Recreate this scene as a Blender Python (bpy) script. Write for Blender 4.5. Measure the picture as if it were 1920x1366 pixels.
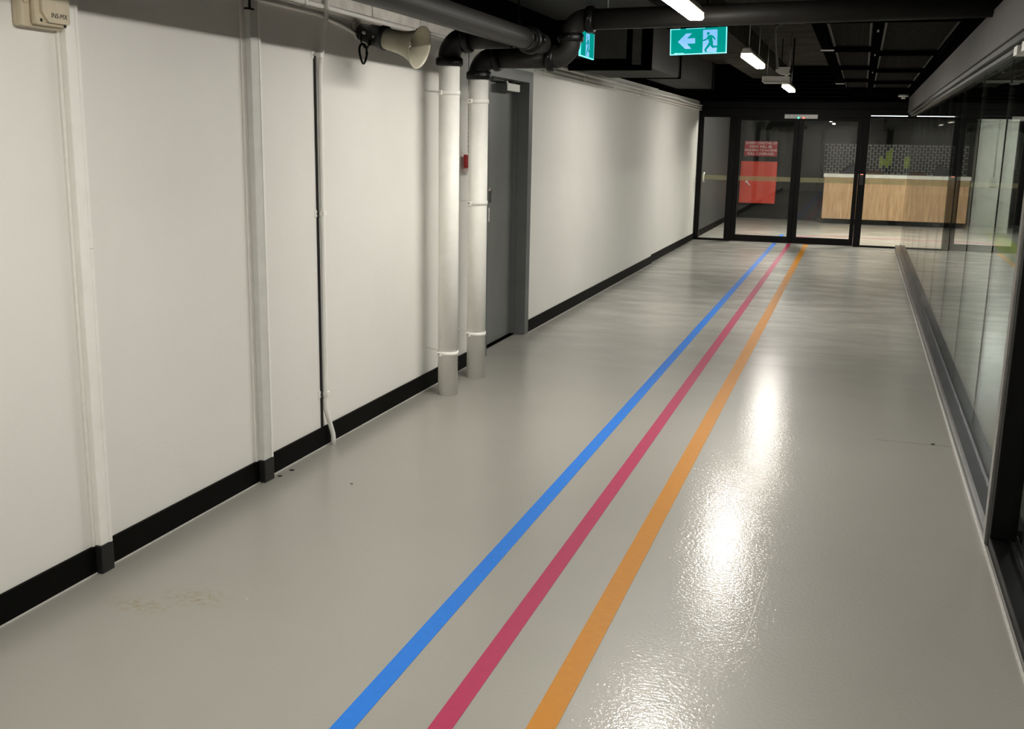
import bpy, bmesh, math, random
from mathutils import Vector, Matrix
random.seed(7)
scene = bpy.context.scene
for o in list(bpy.data.objects):
    bpy.data.objects.remove(o)
COL = scene.collection

# ------------------------------------------------------------------ camera, world, exposure
cam_data = bpy.data.cameras.new('camera')
cam = bpy.data.objects.new('camera', cam_data)
COL.objects.link(cam)
YAW, PITCH, ROLL = -0.313778244, 0.212092620, -0.0183709491
def camera_axes():
    cy, sy, cp, sp = math.cos(YAW), math.sin(YAW), math.cos(PITCH), math.sin(PITCH)
    fw = Vector((sy * cp, cy * cp, -sp)); r = Vector((cy, -sy, 0)); d = fw.cross(r)
    cr, sr = math.cos(ROLL), math.sin(ROLL)
    return cr * r + sr * d, -(-sr * r + cr * d), fw
_r, _u, _f = camera_axes()
cam.matrix_world = Matrix(((_r.x, _u.x, -_f.x, 0), (_r.y, _u.y, -_f.y, 0), (_r.z, _u.z, -_f.z, 1.6), (0, 0, 0, 1)))
cam_data.sensor_fit = 'HORIZONTAL'
cam_data.sensor_width = 36.0
cam_data.lens = 36.0 * 1958.1 / 1920.0
cam_data.clip_start = 0.05
cam_data.clip_end = 200
scene.camera = cam
world = bpy.data.worlds.new('dim_basement')
world.use_nodes = True
world.node_tree.nodes['Background'].inputs[0].default_value = (0.9, 0.95, 1.0, 1)
world.node_tree.nodes['Background'].inputs[1].default_value = 0.01
scene.world = world
vs = scene.view_settings
vs.view_transform = 'Standard'
vs.look = 'None'
vs.exposure = 0.0
vs.gamma = 1.0
vs.use_curve_mapping = False
LAMP_POWER = 148.0        # emission strength of the corridor battens
LAMP_COLOR = (1.0, 0.962, 0.885)
LOBBY_POWER = 230.0
SIDE_POWER = 300.0

# ------------------------------------------------------------------ materials
MATS = {}
def nt(name):
    m = bpy.data.materials.new(name); m.use_nodes = True
    t = m.node_tree; b = t.nodes['Principled BSDF']
    MATS[name] = m
    return m, t, b
def link(t, a, b): t.links.new(a, b)
def coords(t, scale=(1, 1, 1)):
    tc = t.nodes.new('ShaderNodeTexCoord'); mp = t.nodes.new('ShaderNodeMapping')
    mp.inputs['Scale'].default_value = scale
    # world position keeps grain continuous over pieces
    geo = t.nodes.new('ShaderNodeNewGeometry')
    link(t, geo.outputs['Position'], mp.inputs['Vector'])
    return mp.outputs['Vector']
def noise(t, vec, scale, detail=3, rough=0.55):
    n = t.nodes.new('ShaderNodeTexNoise'); n.inputs['Scale'].default_value = scale
    n.inputs['Detail'].default_value = detail; n.inputs['Roughness'].default_value = rough
    link(t, vec, n.inputs['Vector']); return n.outputs['Fac']
def ramp(t, fac, a, b, lo=0.3, hi=0.7):
    r = t.nodes.new('ShaderNodeValToRGB')
    r.color_ramp.elements[0].position = lo; r.color_ramp.elements[1].position = hi
    r.color_ramp.elements[0].color = (*a, 1); r.color_ramp.elements[1].color = (*b, 1)
    link(t, fac, r.inputs['Fac']); return r.outputs['Color']
def mrange(t, fac, lo, hi, a=0.3, b=0.7):
    r = t.nodes.new('ShaderNodeMapRange')
    r.inputs['From Min'].default_value = a; r.inputs['From Max'].default_value = b
    r.inputs['To Min'].default_value = lo; r.inputs['To Max'].default_value = hi
    link(t, fac, r.inputs['Value']); return r.outputs['Result']
def bump(t, b, fac, strength, dist=0.01):
    n = t.nodes.new('ShaderNodeBump'); n.inputs['Strength'].default_value = strength
    n.inputs['Distance'].default_value = dist
    link(t, fac, n.inputs['Height']); link(t, n.outputs['Normal'], b.inputs['Normal']); return n
def paint(name, col, rough=0.5, var=0.06, scale=6.0, metal=0.0, bmp=0.0, bscale=120, spec=0.5):
    m, t, b = nt(name)
    v = coords(t)
    f = noise(t, v, scale)
    lo = tuple(c * (1 - var) for c in col); hi = tuple(min(1, c * (1 + var)) for c in col)
    link(t, ramp(t, f, lo, hi), b.inputs['Base Color'])
    b.inputs['Roughness'].default_value = rough; b.inputs['Metallic'].default_value = metal
    b.inputs['Specular IOR Level'].default_value = spec
    if bmp: bump(t, b, noise(t, v, bscale, 4), bmp, 0.004)
    return m
def emit(name, col, strength, base=(0.8, 0.8, 0.8)):
    m, t, b = nt(name)
    f = noise(t, coords(t), 8)
    link(t, ramp(t, f, tuple(c * 0.97 for c in col), col), b.inputs['Emission Color'])
    b.inputs['Base Color'].default_value = (*base, 1)
    b.inputs['Emission Strength'].default_value = strength
    b.inputs['Roughness'].default_value = 0.6; b.inputs['Specular IOR Level'].default_value = 0.0
    return m

# white rendered wall: slight orange peel and faint rubbed marks
m, t, b = nt('wall_paint'); v = coords(t)
f1 = noise(t, v, 1.3, 4); f2 = noise(t, v, 90, 5, 0.6)
link(t, ramp(t, f1, (0.76, 0.745, 0.70), (0.80, 0.785, 0.74)), b.inputs['Base Color'])
b.inputs['Roughness'].default_value = 0.55
bump(t, b, f2, 0.22, 0.004)
paint('wall_old_plaster', (0.66, 0.63, 0.59), 0.7, 0.16, 9, bmp=0.5, bscale=40)
paint('white_gloss', (0.85, 0.84, 0.79), 0.5, 0.03, 12, bmp=0.03, bscale=60)
paint('white_dull', (0.60, 0.60, 0.56), 0.5, 0.05, 12)
paint('baseboard_black', (0.0035, 0.0035, 0.003), 0.55, 0.2, 4, spec=0.05)
paint('sleeve_charcoal', (0.012, 0.012, 0.012), 0.45, 0.2, 5, spec=0.3)
paint('ceiling_black', (0.058, 0.053, 0.047), 0.8, 0.25, 3, bmp=0.3, bscale=30, spec=0.0)
paint('duct_black', (0.018, 0.017, 0.0158), 0.55, 0.18, 4, spec=0.05)
paint('duct_panel', (0.10, 0.094, 0.088), 0.6, 0.15, 5, spec=0.1)
paint('matte_black', (0.0025, 0.0025, 0.0025), 0.6, 0.2, 6, spec=0.0)
paint('pipe_black', (0.017, 0.016, 0.015), 0.5, 0.15, 7, bmp=0.05, bscale=90, spec=0.18)
paint('cast_black', (0.003, 0.003, 0.003), 0.38, 0.2, 9, bmp=0.1, bscale=120, spec=0.25)
paint('frame_black', (0.0025, 0.0025, 0.0025), 0.4, 0.2, 6, spec=0.15)
paint('mesh_black', (0.036, 0.034, 0.031), 0.6, 0.2, 20, spec=0.0)
paint('door_grey', (0.165, 0.170, 0.160), 0.45, 0.06, 5, bmp=0.05)
paint('door_frame_grey', (0.115, 0.120, 0.120), 0.45, 0.08, 5, bmp=0.05)
paint('bulkhead_grey', (0.115, 0.109, 0.106), 0.6, 0.06, 3, bmp=0.08, spec=0.1)
paint('steel', (0.42, 0.42, 0.41), 0.28, 0.1, 30, metal=1.0)
paint('track_steel', (0.26, 0.27, 0.285), 0.25, 0.12, 12, metal=0.75)
paint('galvanised', (0.45, 0.45, 0.44), 0.4, 0.12, 20, metal=0.8)
paint('box_cream', (0.56, 0.49, 0.35), 0.5, 0.07, 20)
paint('horn_cream', (0.40, 0.375, 0.285), 0.4, 0.08, 12)
paint('horn_driver', (0.018, 0.020, 0.022), 0.45, 0.2, 9)
paint('cable_black', (0.006, 0.006, 0.006), 0.5, 0.2, 9, spec=0.1)
paint('tag_red', (0.36, 0.012, 0.010), 0.45, 0.1, 20)
paint('tag_pale', (0.6, 0.5, 0.45), 0.5, 0.1, 20)
paint('plastic_white', (0.78, 0.76, 0.72), 0.45, 0.05, 15)
paint('closer_white', (0.80, 0.78, 0.68), 0.35, 0.04, 15)
paint('lock_black', (0.012, 0.010, 0.010), 0.3, 0.2, 9)
paint('ink', (0.012, 0.010, 0.012), 0.6, 0.2, 9)
paint('label_white', (0.75, 0.72, 0.70), 0.5, 0.05, 25)
paint('ochre_ink', (0.35, 0.27, 0.08), 0.6, 0.1, 25)
paint('line_blue', (0.018, 0.175, 0.64), 0.45, 0.05, 30, bmp=0.12, bscale=330, spec=0.2)
paint('line_pink', (0.37, 0.030, 0.090), 0.45, 0.05, 30, bmp=0.12, bscale=330, spec=0.2)
paint('line_orange', (0.45, 0.178, 0.004), 0.45, 0.05, 30, bmp=0.12, bscale=330, spec=0.2)
paint('line_green', (0.20, 0.26, 0.03), 0.4, 0.08, 20)
paint('sealant', (0.55, 0.53, 0.50), 0.35, 0.1, 40)
paint('cabinet_red', (0.62, 0.055, 0.030), 0.4, 0.05, 6)
paint('sign_red', (0.42, 0.02, 0.03), 0.4, 0.05, 6)
paint('sign_white', (0.82, 0.80, 0.80), 0.5, 0.03, 30)
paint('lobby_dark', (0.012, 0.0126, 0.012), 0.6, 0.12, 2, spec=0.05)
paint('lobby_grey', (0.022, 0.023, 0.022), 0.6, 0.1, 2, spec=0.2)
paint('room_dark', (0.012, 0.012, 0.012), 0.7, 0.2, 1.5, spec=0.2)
paint('column_white', (0.72, 0.72, 0.66), 0.6, 0.05, 3)
paint('grout', (0.72, 0.72, 0.66), 0.8, 0.1, 20)
paint('tile_dark', (0.010, 0.0105, 0.010), 0.3, 0.3, 8, spec=0.3)
paint('tile_green', (0.26, 0.34, 0.03), 0.3, 0.2, 8, spec=0.3)
paint('counter_top', (0.62, 0.60, 0.53), 0.4, 0.05, 10)
paint('jacket', (0.012, 0.013, 0.020), 0.85, 0.3, 25, bmp=0.4, bscale=60)
paint('bag_brown', (0.055, 0.026, 0.013), 0.6, 0.3, 25, bmp=0.3, bscale=60)
paint('rubber', (0.02, 0.02, 0.02), 0.7, 0.2, 30)
emit('lamp_glow', LAMP_COLOR, LAMP_POWER)
emit('lens_glow', (1.0, 0.84, 0.58), 4.0)
emit('lobby_glow', (1.0, 0.93, 0.85), LOBBY_POWER)
emit('side_glow', (0.95, 1.0, 0.95), SIDE_POWER)
emit('strip_glow', (0.92, 0.98, 1.0), 4.0)
emit('sign_green', (0.0, 0.285, 0.245), 1.0, (0.0, 0.2, 0.15))
emit('sign_pale', (0.16, 0.50, 0.98), 1.0)
emit('sign_edge', (0.20, 0.95, 1.0), 1.1)
emit('led_green', (0.02, 1.0, 0.42), 2.5)
emit('led_red', (1.0, 0.10, 0.03), 2.5)

# timber veneer
m, t, b = nt('oak_veneer'); v = coords(t, (1, 1, 0.10))
f = noise(t, v, 22, 5, 0.6)
link(t, ramp(t, f, (0.33, 0.19, 0.085), (0.55, 0.35, 0.185), 0.32, 0.68), b.inputs['Base Color'])
b.inputs['Roughness'].default_value = 0.5

# epoxy floor: mottled grey, orange-peel coat, streaky wear with reflected light painted in across the far half
m, t, b = nt('epoxy_floor'); v = coords(t)
vx = coords(t, (0.9, 2.3, 1))
big = noise(t, v, 0.7, 4); streak = noise(t, vx, 1.7, 6, 0.68); fine = noise(t, v, 230, 2, 0.5)
c1 = ramp(t, big, (0.285, 0.276, 0.243), (0.312, 0.302, 0.267))
sep0 = t.nodes.new('ShaderNodeSeparateXYZ'); link(t, v, sep0.inputs[0])
far = mrange(t, sep0.outputs['Y'], 0, 1, 6.5, 10.5)      # worn half near the doors, colour lightened for reflected light
worn_lit = t.nodes.new('ShaderNodeMath'); worn_lit.operation = 'MULTIPLY'
link(t, far, worn_lit.inputs[0]); link(t, mrange(t, streak, 0, 1, 0.40, 0.62), worn_lit.inputs[1])
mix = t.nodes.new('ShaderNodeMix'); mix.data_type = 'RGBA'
link(t, worn_lit.outputs[0], mix.inputs['Factor'])
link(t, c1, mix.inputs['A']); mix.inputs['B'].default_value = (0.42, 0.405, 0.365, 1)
# two old stains near the left wall
sep = t.nodes.new('ShaderNodeSeparateXYZ'); link(t, v, sep.inputs[0])
def blob(px, py, rx, ry):
    vm = t.nodes.new('ShaderNodeVectorMath'); vm.operation = 'SUBTRACT'
    link(t, v, vm.inputs[0]); vm.inputs[1].default_value = (px, py, 0)
    vs_ = t.nodes.new('ShaderNodeVectorMath'); vs_.operation = 'MULTIPLY'
    link(t, vm.outputs[0], vs_.inputs[0]); vs_.inputs[1].default_value = (1 / rx, 1 / ry, 0)
    ln = t.nodes.new('ShaderNodeVectorMath'); ln.operation = 'LENGTH'; link(t, vs_.outputs[0], ln.inputs[0])
    r = t.nodes.new('ShaderNodeMapRange'); r.inputs['From Min'].default_value = 0.2; r.inputs['From Max'].default_value = 1.0
    r.inputs['To Min'].default_value = 1.0; r.inputs['To Max'].default_value = 0.0
    link(t, ln.outputs['Value'], r.inputs['Value']); return r.outputs['Result']
sn = mrange(t, noise(t, v, 38, 5, 0.7), 0, 1, 0.46, 0.62)
mul = t.nodes.new('ShaderNodeMath'); mul.operation = 'MULTIPLY'
mx = t.nodes.new('ShaderNodeMath'); mx.operation = 'MAXIMUM'
link(t, blob(-2.10, 2.92, 0.16, 0.09), mx.inputs[0]); link(t, blob(-2.25, 2.80, 0.16, 0.07), mx.inputs[1])
link(t, mx.outputs[0], mul.inputs[0]); link(t, sn, mul.inputs[1])
mul2 = t.nodes.new('ShaderNodeMath'); mul2.operation = 'MULTIPLY'; mul2.inputs[1].default_value = 0.95
link(t, mul.outputs[0], mul2.inputs[0])
mix2 = t.nodes.new('ShaderNodeMix'); mix2.data_type = 'RGBA'
link(t, mul2.outputs[0], mix2.inputs['Factor']); link(t, mix.outputs['Result'], mix2.inputs['A'])
mix2.inputs['B'].default_value = (0.24, 0.185, 0.10, 1)
link(t, mix2.outputs['Result'], b.inputs['Base Color'])
b.inputs['Roughness'].default_value = 0.42
b.inputs['Coat Weight'].default_value = 0.6
link(t, mrange(t, worn_lit.outputs[0], 0.075, 0.22, 0, 1), b.inputs['Coat Roughness'])
b.inputs['Specular IOR Level'].default_value = 0.5
addb = t.nodes.new('ShaderNodeMath'); addb.operation = 'MULTIPLY_ADD'; addb.inputs[1].default_value = 4.6
link(t, noise(t, v, 72, 2), addb.inputs[0]); link(t, fine, addb.inputs[2])
bn = bump(t, b, addb.outputs[0], 0.40, 0.0006)
link(t, bn.outputs['Normal'], b.inputs['Coat Normal'])

def glass(name, tint, film=None):
    """Clear pane: Schlick reflection over a tinted transparent body (both faces of each pane reflect)."""
    m = bpy.data.materials.new(name); m.use_nodes = True; t = m.node_tree
    MATS[name] = m
    t.nodes.remove(t.nodes['Principled BSDF'])
    out = t.nodes['Material Output']
    lw = t.nodes.new('ShaderNodeLayerWeight'); lw.inputs['Blend'].default_value = 0.5
    pw = t.nodes.new('ShaderNodeMath'); pw.operation = 'POWER'; pw.inputs[1].default_value = 5.0
    link(t, lw.outputs['Facing'], pw.inputs[0])
    ma = t.nodes.new('ShaderNodeMath'); ma.operation = 'MULTIPLY_ADD'
    ma.inputs[1].default_value = 0.96; ma.inputs[2].default_value = 0.04
    link(t, pw.outputs[0], ma.inputs[0])
    tr = t.nodes.new('ShaderNodeBsdfTransparent')
    link(t, ramp(t, noise(t, coords(t), 2.0), tuple(c * 0.985 for c in tint), tint), tr.inputs['Color'])
    gl = t.nodes.new('ShaderNodeBsdfGlossy'); gl.inputs['Roughness'].default_value = 0.0
    mx = t.nodes.new('ShaderNodeMixShader')
    link(t, ma.outputs[0], mx.inputs[0]); link(t, tr.outputs[0], mx.inputs[1]); link(t, gl.outputs[0], mx.inputs[2])
    last = mx.outputs[0]
    if film:
        df = t.nodes.new('ShaderNodeBsdfDiffuse'); df.inputs['Color'].default_value = (*film, 1)
        m2 = t.nodes.new('ShaderNodeMixShader'); m2.inputs[0].default_value = 0.30
        link(t, last, m2.inputs[1]); link(t, df.outputs[0], m2.inputs[2]); last = m2.outputs[0]
    link(t, last, out.inputs['Surface'])
    return m
glass('clear_glass', (0.95, 0.97, 0.95))
glass('partition_glass', (0.93, 0.96, 0.93))
glass('decal_film', (0.90, 0.92, 0.86), film=(0.50, 0.47, 0.30))

# ------------------------------------------------------------------ mesh helpers
def BM(): return bmesh.new()
def box(bm, x0, x1, y0, y1, z0, z1):
    vs_ = [bm.verts.new((x, y, z)) for z in (z0, z1) for y in (y0, y1) for x in (x0, x1)]
    for f in ((0, 2, 3, 1), (4, 5, 7, 6), (0, 1, 5, 4), (2, 6, 7, 3), (0, 4, 6, 2), (1, 3, 7, 5)):
        bm.faces.new([vs_[i] for i in f])
    return bm
def prism(bm, pts, n):
    """closed polygon (3D points) extruded along vector n"""
    n = Vector(n)
    a = [bm.verts.new(Vector(p)) for p in pts]; c = [bm.verts.new(Vector(p) + n) for p in pts]
    bm.faces.new(a); bm.faces.new(c[::-1])
    k = len(pts)
    for i in range(k): bm.faces.new((a[i], c[i], c[(i + 1) % k], a[(i + 1) % k]))
    bmesh.ops.recalc_face_normals(bm, faces=bm.faces[:])
    return bm
def frame_for(d):
    d = d.normalized()
    a = Vector((0, 0, 1)) if abs(d.z) < 0.9 else Vector((1, 0, 0))
    u = d.cross(a).normalized(); return u, d.cross(u).normalized()
def tube(bm, pts, r, seg=14, caps=True):
    pts = [Vector(p) for p in pts]; rs = r if isinstance(r, (list, tuple)) else [r] * len(pts)
    ts = []
    for i in range(len(pts)):
        a = pts[max(i - 1, 0)]; c = pts[min(i + 1, len(pts) - 1)]
        ts.append((c - a).normalized())
    u, w = frame_for(ts[0]); rings = []
    for i, p in enumerate(pts):
        if i:
            q = ts[i - 1].rotation_difference(ts[i]); u = q @ u; w = q @ w
        rings.append([bm.verts.new(p + rs[i] * (math.cos(k * 2 * math.pi / seg) * u + math.sin(k * 2 * math.pi / seg) * w)) for k in range(seg)])
    for i in range(len(rings) - 1):
        for k in range(seg):
            f = bm.faces.new((rings[i][k], rings[i][(k + 1) % seg], rings[i + 1][(k + 1) % seg], rings[i + 1][k])); f.smooth = True
    if caps:
        bm.faces.new(rings[0][::-1]); bm.faces.new(rings[-1])
    bmesh.ops.recalc_face_normals(bm, faces=bm.faces[:])
    return bm
def rounded(pts, R, n=8):
    """polyline with filleted corners"""
    pts = [Vector(p) for p in pts]; out = [pts[0]]
    for i in range(1, len(pts) - 1):
        a, p, c = pts[i - 1], pts[i], pts[i + 1]
        d1 = (a - p).normalized(); d2 = (c - p).normalized()
        rr = R[i - 1] if isinstance(R, (list, tuple)) else R
        ang = d1.angle(d2); tl = min(rr / math.tan(ang / 2), (a - p).length * 0.98, (c - p).length * 0.98)
        s, e = p + d1 * tl, p + d2 * tl
        for k in range(n + 1):
            q = k / n
            out.append((1 - q) ** 2 * s + 2 * q * (1 - q) * p + q * q * e if ang < 0.3 else None)
            if out[-1] is None:
                out.pop()
                rad = tl * math.tan(ang / 2); cen = p + (d1 + d2).normalized() * (rad / math.sin(ang / 2))
                v0 = (s - cen); v1 = (e - cen)
                tot = v0.angle(v1)
                q_ = (math.sin((1 - q) * tot) * v0 + math.sin(q * tot) * v1) / math.sin(tot)
                out.append(cen + q_)
    out.append(pts[-1]); return out
def lathe(bm, prof, origin, axis, seg=28, close=True):
    """profile [(distance along axis, radius)]"""
    o = Vector(origin); d = Vector(axis).normalized(); u, w = frame_for(d); rings = []
    for s, r in prof:
        rings.append([bm.verts.new(o + d * s + max(r, 1e-4) * (math.cos(k * 2 * math.pi / seg) * u + math.sin(k * 2 * math.pi / seg) * w)) for k in range(seg)])
    for i in range(len(rings) - 1):
        for k in range(seg):
            f = bm.faces.new((rings[i][k], rings[i][(k + 1) % seg], rings[i + 1][(k + 1) % seg], rings[i + 1][k])); f.smooth = True
    if close:
        bm.faces.new(rings[0][::-1]); bm.faces.new(rings[-1])
    bmesh.ops.recalc_face_normals(bm, faces=bm.faces[:])
    return bm
WL = {}
def base_of(p):
    return WL.get(p.name, Vector((0, 0, 0))) if p else Vector((0, 0, 0))
def obj(name, bm, mat, parent=None, kind=None, label=None, bevel=0.0, smooth=False):
    me = bpy.data.meshes.new(name)
    if bevel:
        bmesh.ops.bevel(bm, geom=bm.edges[:], offset=bevel, segments=2, affect='EDGES', profile=0.6)
    co = [v.co for v in bm.verts]
    lo = Vector((min(c.x for c in co), min(c.y for c in co), min(c.z for c in co)))
    hi = Vector((max(c.x for c in co), max(c.y for c in co), max(c.z for c in co)))
    c = Vector(((lo.x + hi.x) / 2, (lo.y + hi.y) / 2, lo.z))
    for v_ in bm.verts: v_.co -= c
    bm.to_mesh(me); bm.free()
    me.materials.append(MATS[mat] if isinstance(mat, str) else mat)
    if smooth:
        for p in me.polygons: p.use_smooth = True
    o = bpy.data.objects.new(name, me); COL.objects.link(o)
    WL[o.name] = c.copy()
    if parent is not None: o.parent = parent
    o.location = c - base_of(parent)
    if kind: o['kind'] = kind
    if label: o['label'] = label
    return o
def part(name, mat, parent, *boxes, bevel=0.0, label=None, kind=None):
    bm = BM()
    for b_ in boxes: box(bm, *b_)
    return obj(name, bm, mat, parent, bevel=bevel, label=label, kind=kind)
def struct(name, mat, *boxes, bevel=0.0):
    return part(name, mat, None, *boxes, bevel=bevel, kind='structure')
def thing(name, label, cat, loc, group=None, kind=None):
    o = bpy.data.objects.new(name, None); COL.objects.link(o)
    o.location = loc; o.empty_display_size = 0.1
    WL[o.name] = Vector(loc)
    if label: o['label'] = label
    if cat: o['category'] = cat
    if group: o['group'] = group
    if kind: o['kind'] = kind
    return o
def tag(o, label, cat, group=None):
    o['label'] = label; o['category'] = cat
    if group: o['group'] = group
    return o
def copy_thing(src, delta, label):
    """copy of a thing with copies of its parts and sub-parts (shared meshes)"""
    r = src.copy(); COL.objects.link(r); r.location = src.location + Vector(delta); r['label'] = label
    def down(a, b_):
        for ch in [o for o in bpy.data.objects if o.parent == a]:
            c = ch.copy(); COL.objects.link(c); c.parent = b_; down(ch, c)
    down(src, r)
    return r
def text_mesh(name, body, size, mat, parent, origin, udir, vdir, depth=0.002, align='CENTER', label=None, shear=0.0):
    cu = bpy.data.curves.new(name, 'FONT'); cu.body = body; cu.size = size
    cu.align_x = align; cu.align_y = 'CENTER'; cu.extrude = depth / 2; cu.shear = shear; cu.space_line = 0.82
    cu.resolution_u = 3
    tmp = bpy.data.objects.new('tmp_text', cu); COL.objects.link(tmp)
    dg = bpy.context.evaluated_depsgraph_get(); dg.update()
    me = bpy.data.meshes.new_from_object(tmp.evaluated_get(dg))
    bpy.data.objects.remove(tmp)
    u, v_ = Vector(udir).normalized(), Vector(vdir).normalized(); n = u.cross(v_)
    M = Matrix(((u.x, v_.x, n.x), (u.y, v_.y, n.y), (u.z, v_.z, n.z)))
    for p in me.vertices: p.co = M @ p.co
    me.materials.clear(); me.materials.append(MATS[mat])
    o = bpy.data.objects.new(name, me); COL.objects.link(o); o.parent = parent
    o.location = Vector(origin) - base_of(parent)
    if label: o['label'] = label
    return o

XW = -2.58      # face of the left wall
XR = 0.62       # corridor side of the glass partition track
YE = 17.87      # plane of the glazed end screen

# ------------------------------------------------------------------ room shell
struct('floor', 'epoxy_floor', (-2.9, 6.3, -3.2, 26.4, -0.12, 0.0))
struct('wall_left', 'wall_paint', (-2.80, XW, -3.1, 7.19, 0, 2.29))
struct('wall_left', 'wall_paint', (-2.80, XW, 7.19, 8.33, 2.128, 2.285))
struct('wall_left', 'wall_paint', (-2.80, XW, 8.33, 13.9, 0, 2.275))
struct('wall_left', 'wall_paint', (-2.80, -2.61, 13.9, 17.84, 0, 2.275))
wall_left = bpy.data.objects['wall_left']
for y0, y1, z1 in ((2.9, 3.95, 2.300), (3.965, 5.36, 2.288), (5.375, 6.02, 2.292), (6.03, 7.0, 2.286)):
    part('plaster_block', 'wall_old_plaster', wall_left, (XW - 0.02, XW + 0.012, y0, y1, 2.232, z1), bevel=0.004)
struct('wall_back', 'wall_paint', (-2.80, 6.3, -3.2, -3.1, 0, 2.85))
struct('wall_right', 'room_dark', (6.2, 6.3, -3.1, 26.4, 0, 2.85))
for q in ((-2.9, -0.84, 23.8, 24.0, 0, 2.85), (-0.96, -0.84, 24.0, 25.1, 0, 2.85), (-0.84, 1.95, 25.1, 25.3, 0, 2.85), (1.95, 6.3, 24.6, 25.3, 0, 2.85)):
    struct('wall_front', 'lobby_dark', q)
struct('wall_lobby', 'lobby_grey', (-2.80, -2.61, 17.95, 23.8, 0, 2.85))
struct('ceiling', 'ceiling_black', (-2.9, 6.3, -3.2, 26.4, 2.85, 2.95))
ceiling = bpy.data.objects['ceiling']
for k in range(11):
    y0 = 5.2 + k * 1.13
    part('ceiling_board', 'ceiling_black', ceiling, (-1.25, 0.74, y0, y0 + 1.115, 2.815, 2.85), bevel=0.003)
# dark downstand over the left wall, gray downstand over the glass partition, black soffit over the doors
struct('trim_1', 'matte_black', (-2.80, -2.50, -3.1, 17.8, 2.31, 2.85))
struct('trim_2', 'bulkhead_grey', (0.624, 0.80, -3.1, 17.80, 2.115, 2.345), bevel=0.004)
struct('trim_3', 'matte_black', (-0.25, 0.62, 16.95, 17.95, 2.36, 2.85), (-2.80, -1.97, 17.70, 17.95, 2.27, 2.85), (0.62, 0.80, 16.95, 17.95, 2.36, 2.85),
       (-2.80, 0.80, 17.93, 18.05, 2.20, 2.85))
struct('trim_4', 'ceiling_black', (-1.75, -1.28, 7.6, 17.6, 2.62, 2.85))
struct('trim_5', 'matte_black', (0.624, 0.80, -3.1, 17.8, 2.345, 2.85))
struct('baseboard_left', 'baseboard_black', (XW, XW + 0.011, -3.1, 7.19, 0, 0.105), (XW, XW + 0.011, 8.33, 13.911, 0, 0.105),
       (-2.61, -2.599, 13.911, 17.84, 0, 0.105), (-2.61, -2.599, 17.95, 23.8, 0, 0.105))
# thin light sealant bead where floor meets skirting and along the right sill
struct('trim_6', 'sealant', (XW + 0.011, XW + 0.016, -3.1, 7.19, 0, 0.004), (XW + 0.011, XW + 0.016, 8.33, 13.9, 0, 0.004))
struct('trim_7', 'sealant', (0.604, 0.612, -3.1, 17.8, 0, 0.006))

# ------------------------------------------------------------------ painted lines
def floor_line(x0a, x0b, x1a, x1b, y0, y1, mat, label, group=None):
    bm = BM(); prism(bm, [(x0a, y0, 0.0002), (x0b, y0, 0.0002), (x1b, y1, 0.0002), (x1a, y1, 0.0002)], (0, 0, 0.0012))
    return tag(obj('floor_line', bm, mat), label, 'floor line')
floor_line(-1.261, -1.197, -1.288, -1.224, -3.0, 19.6, 'line_blue', 'blue painted line on the grey floor, leftmost of the three')
floor_line(-0.999, -0.934, -1.056, -0.990, -3.0, 19.0, 'line_pink', 'crimson pink painted line on the grey floor, middle of the three')
floor_line(-0.743, -0.664, -0.797, -0.719, -3.0, 18.9, 'line_orange', 'orange painted line on the grey floor, rightmost of the three')
bm = BM(); prism(bm, [(1.62, 5.0, 0.0002), (1.97, 5.0, 0.0002), (2.78, 23.4, 0.0002), (2.42, 23.4, 0.0002)], (0, 0, 0.0012))
tag(obj('floor_stripe', bm, 'line_green'), 'wide olive green floor stripe in the room behind the glass partition', 'floor stripe')
# thin pink branch: leaves the pink line and turns right across the lobby
path = [(-1.022 + 0.62 - 0.62 * math.cos(q), 19.03 + 0.62 * math.sin(q)) for q in [k * math.pi / 24 for k in range(13)]] + [(6.0, 19.65)]
lefts, rights = [], []
for i, (x, y) in enumerate(path):
    q = min(i, 12) * math.pi / 24; nx, ny = math.cos(q), -math.sin(q)
    lefts.append((x - nx * 0.032, y - ny * 0.032)); rights.append((x + nx * 0.032, y + ny * 0.032))
bm = BM()
va = [bm.verts.new((x, y, 0.0014)) for x, y in lefts]; vb = [bm.verts.new((x, y, 0.0014)) for x, y in rights]
vc = [bm.verts.new((x, y, 0.0002)) for x, y in lefts]; vd = [bm.verts.new((x, y, 0.0002)) for x, y in rights]
for i in range(len(path) - 1):
    for p, q in ((va, vb), (vb, vd), (vd, vc), (vc, va)): bm.faces.new((p[i], q[i], q[i + 1], p[i + 1]))
bmesh.ops.recalc_face_normals(bm, faces=bm.faces[:])
tag(obj('floor_line', bm, 'line_pink'), 'thin pink painted line curving right across the lobby floor before the wooden counter', 'floor line')

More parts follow.
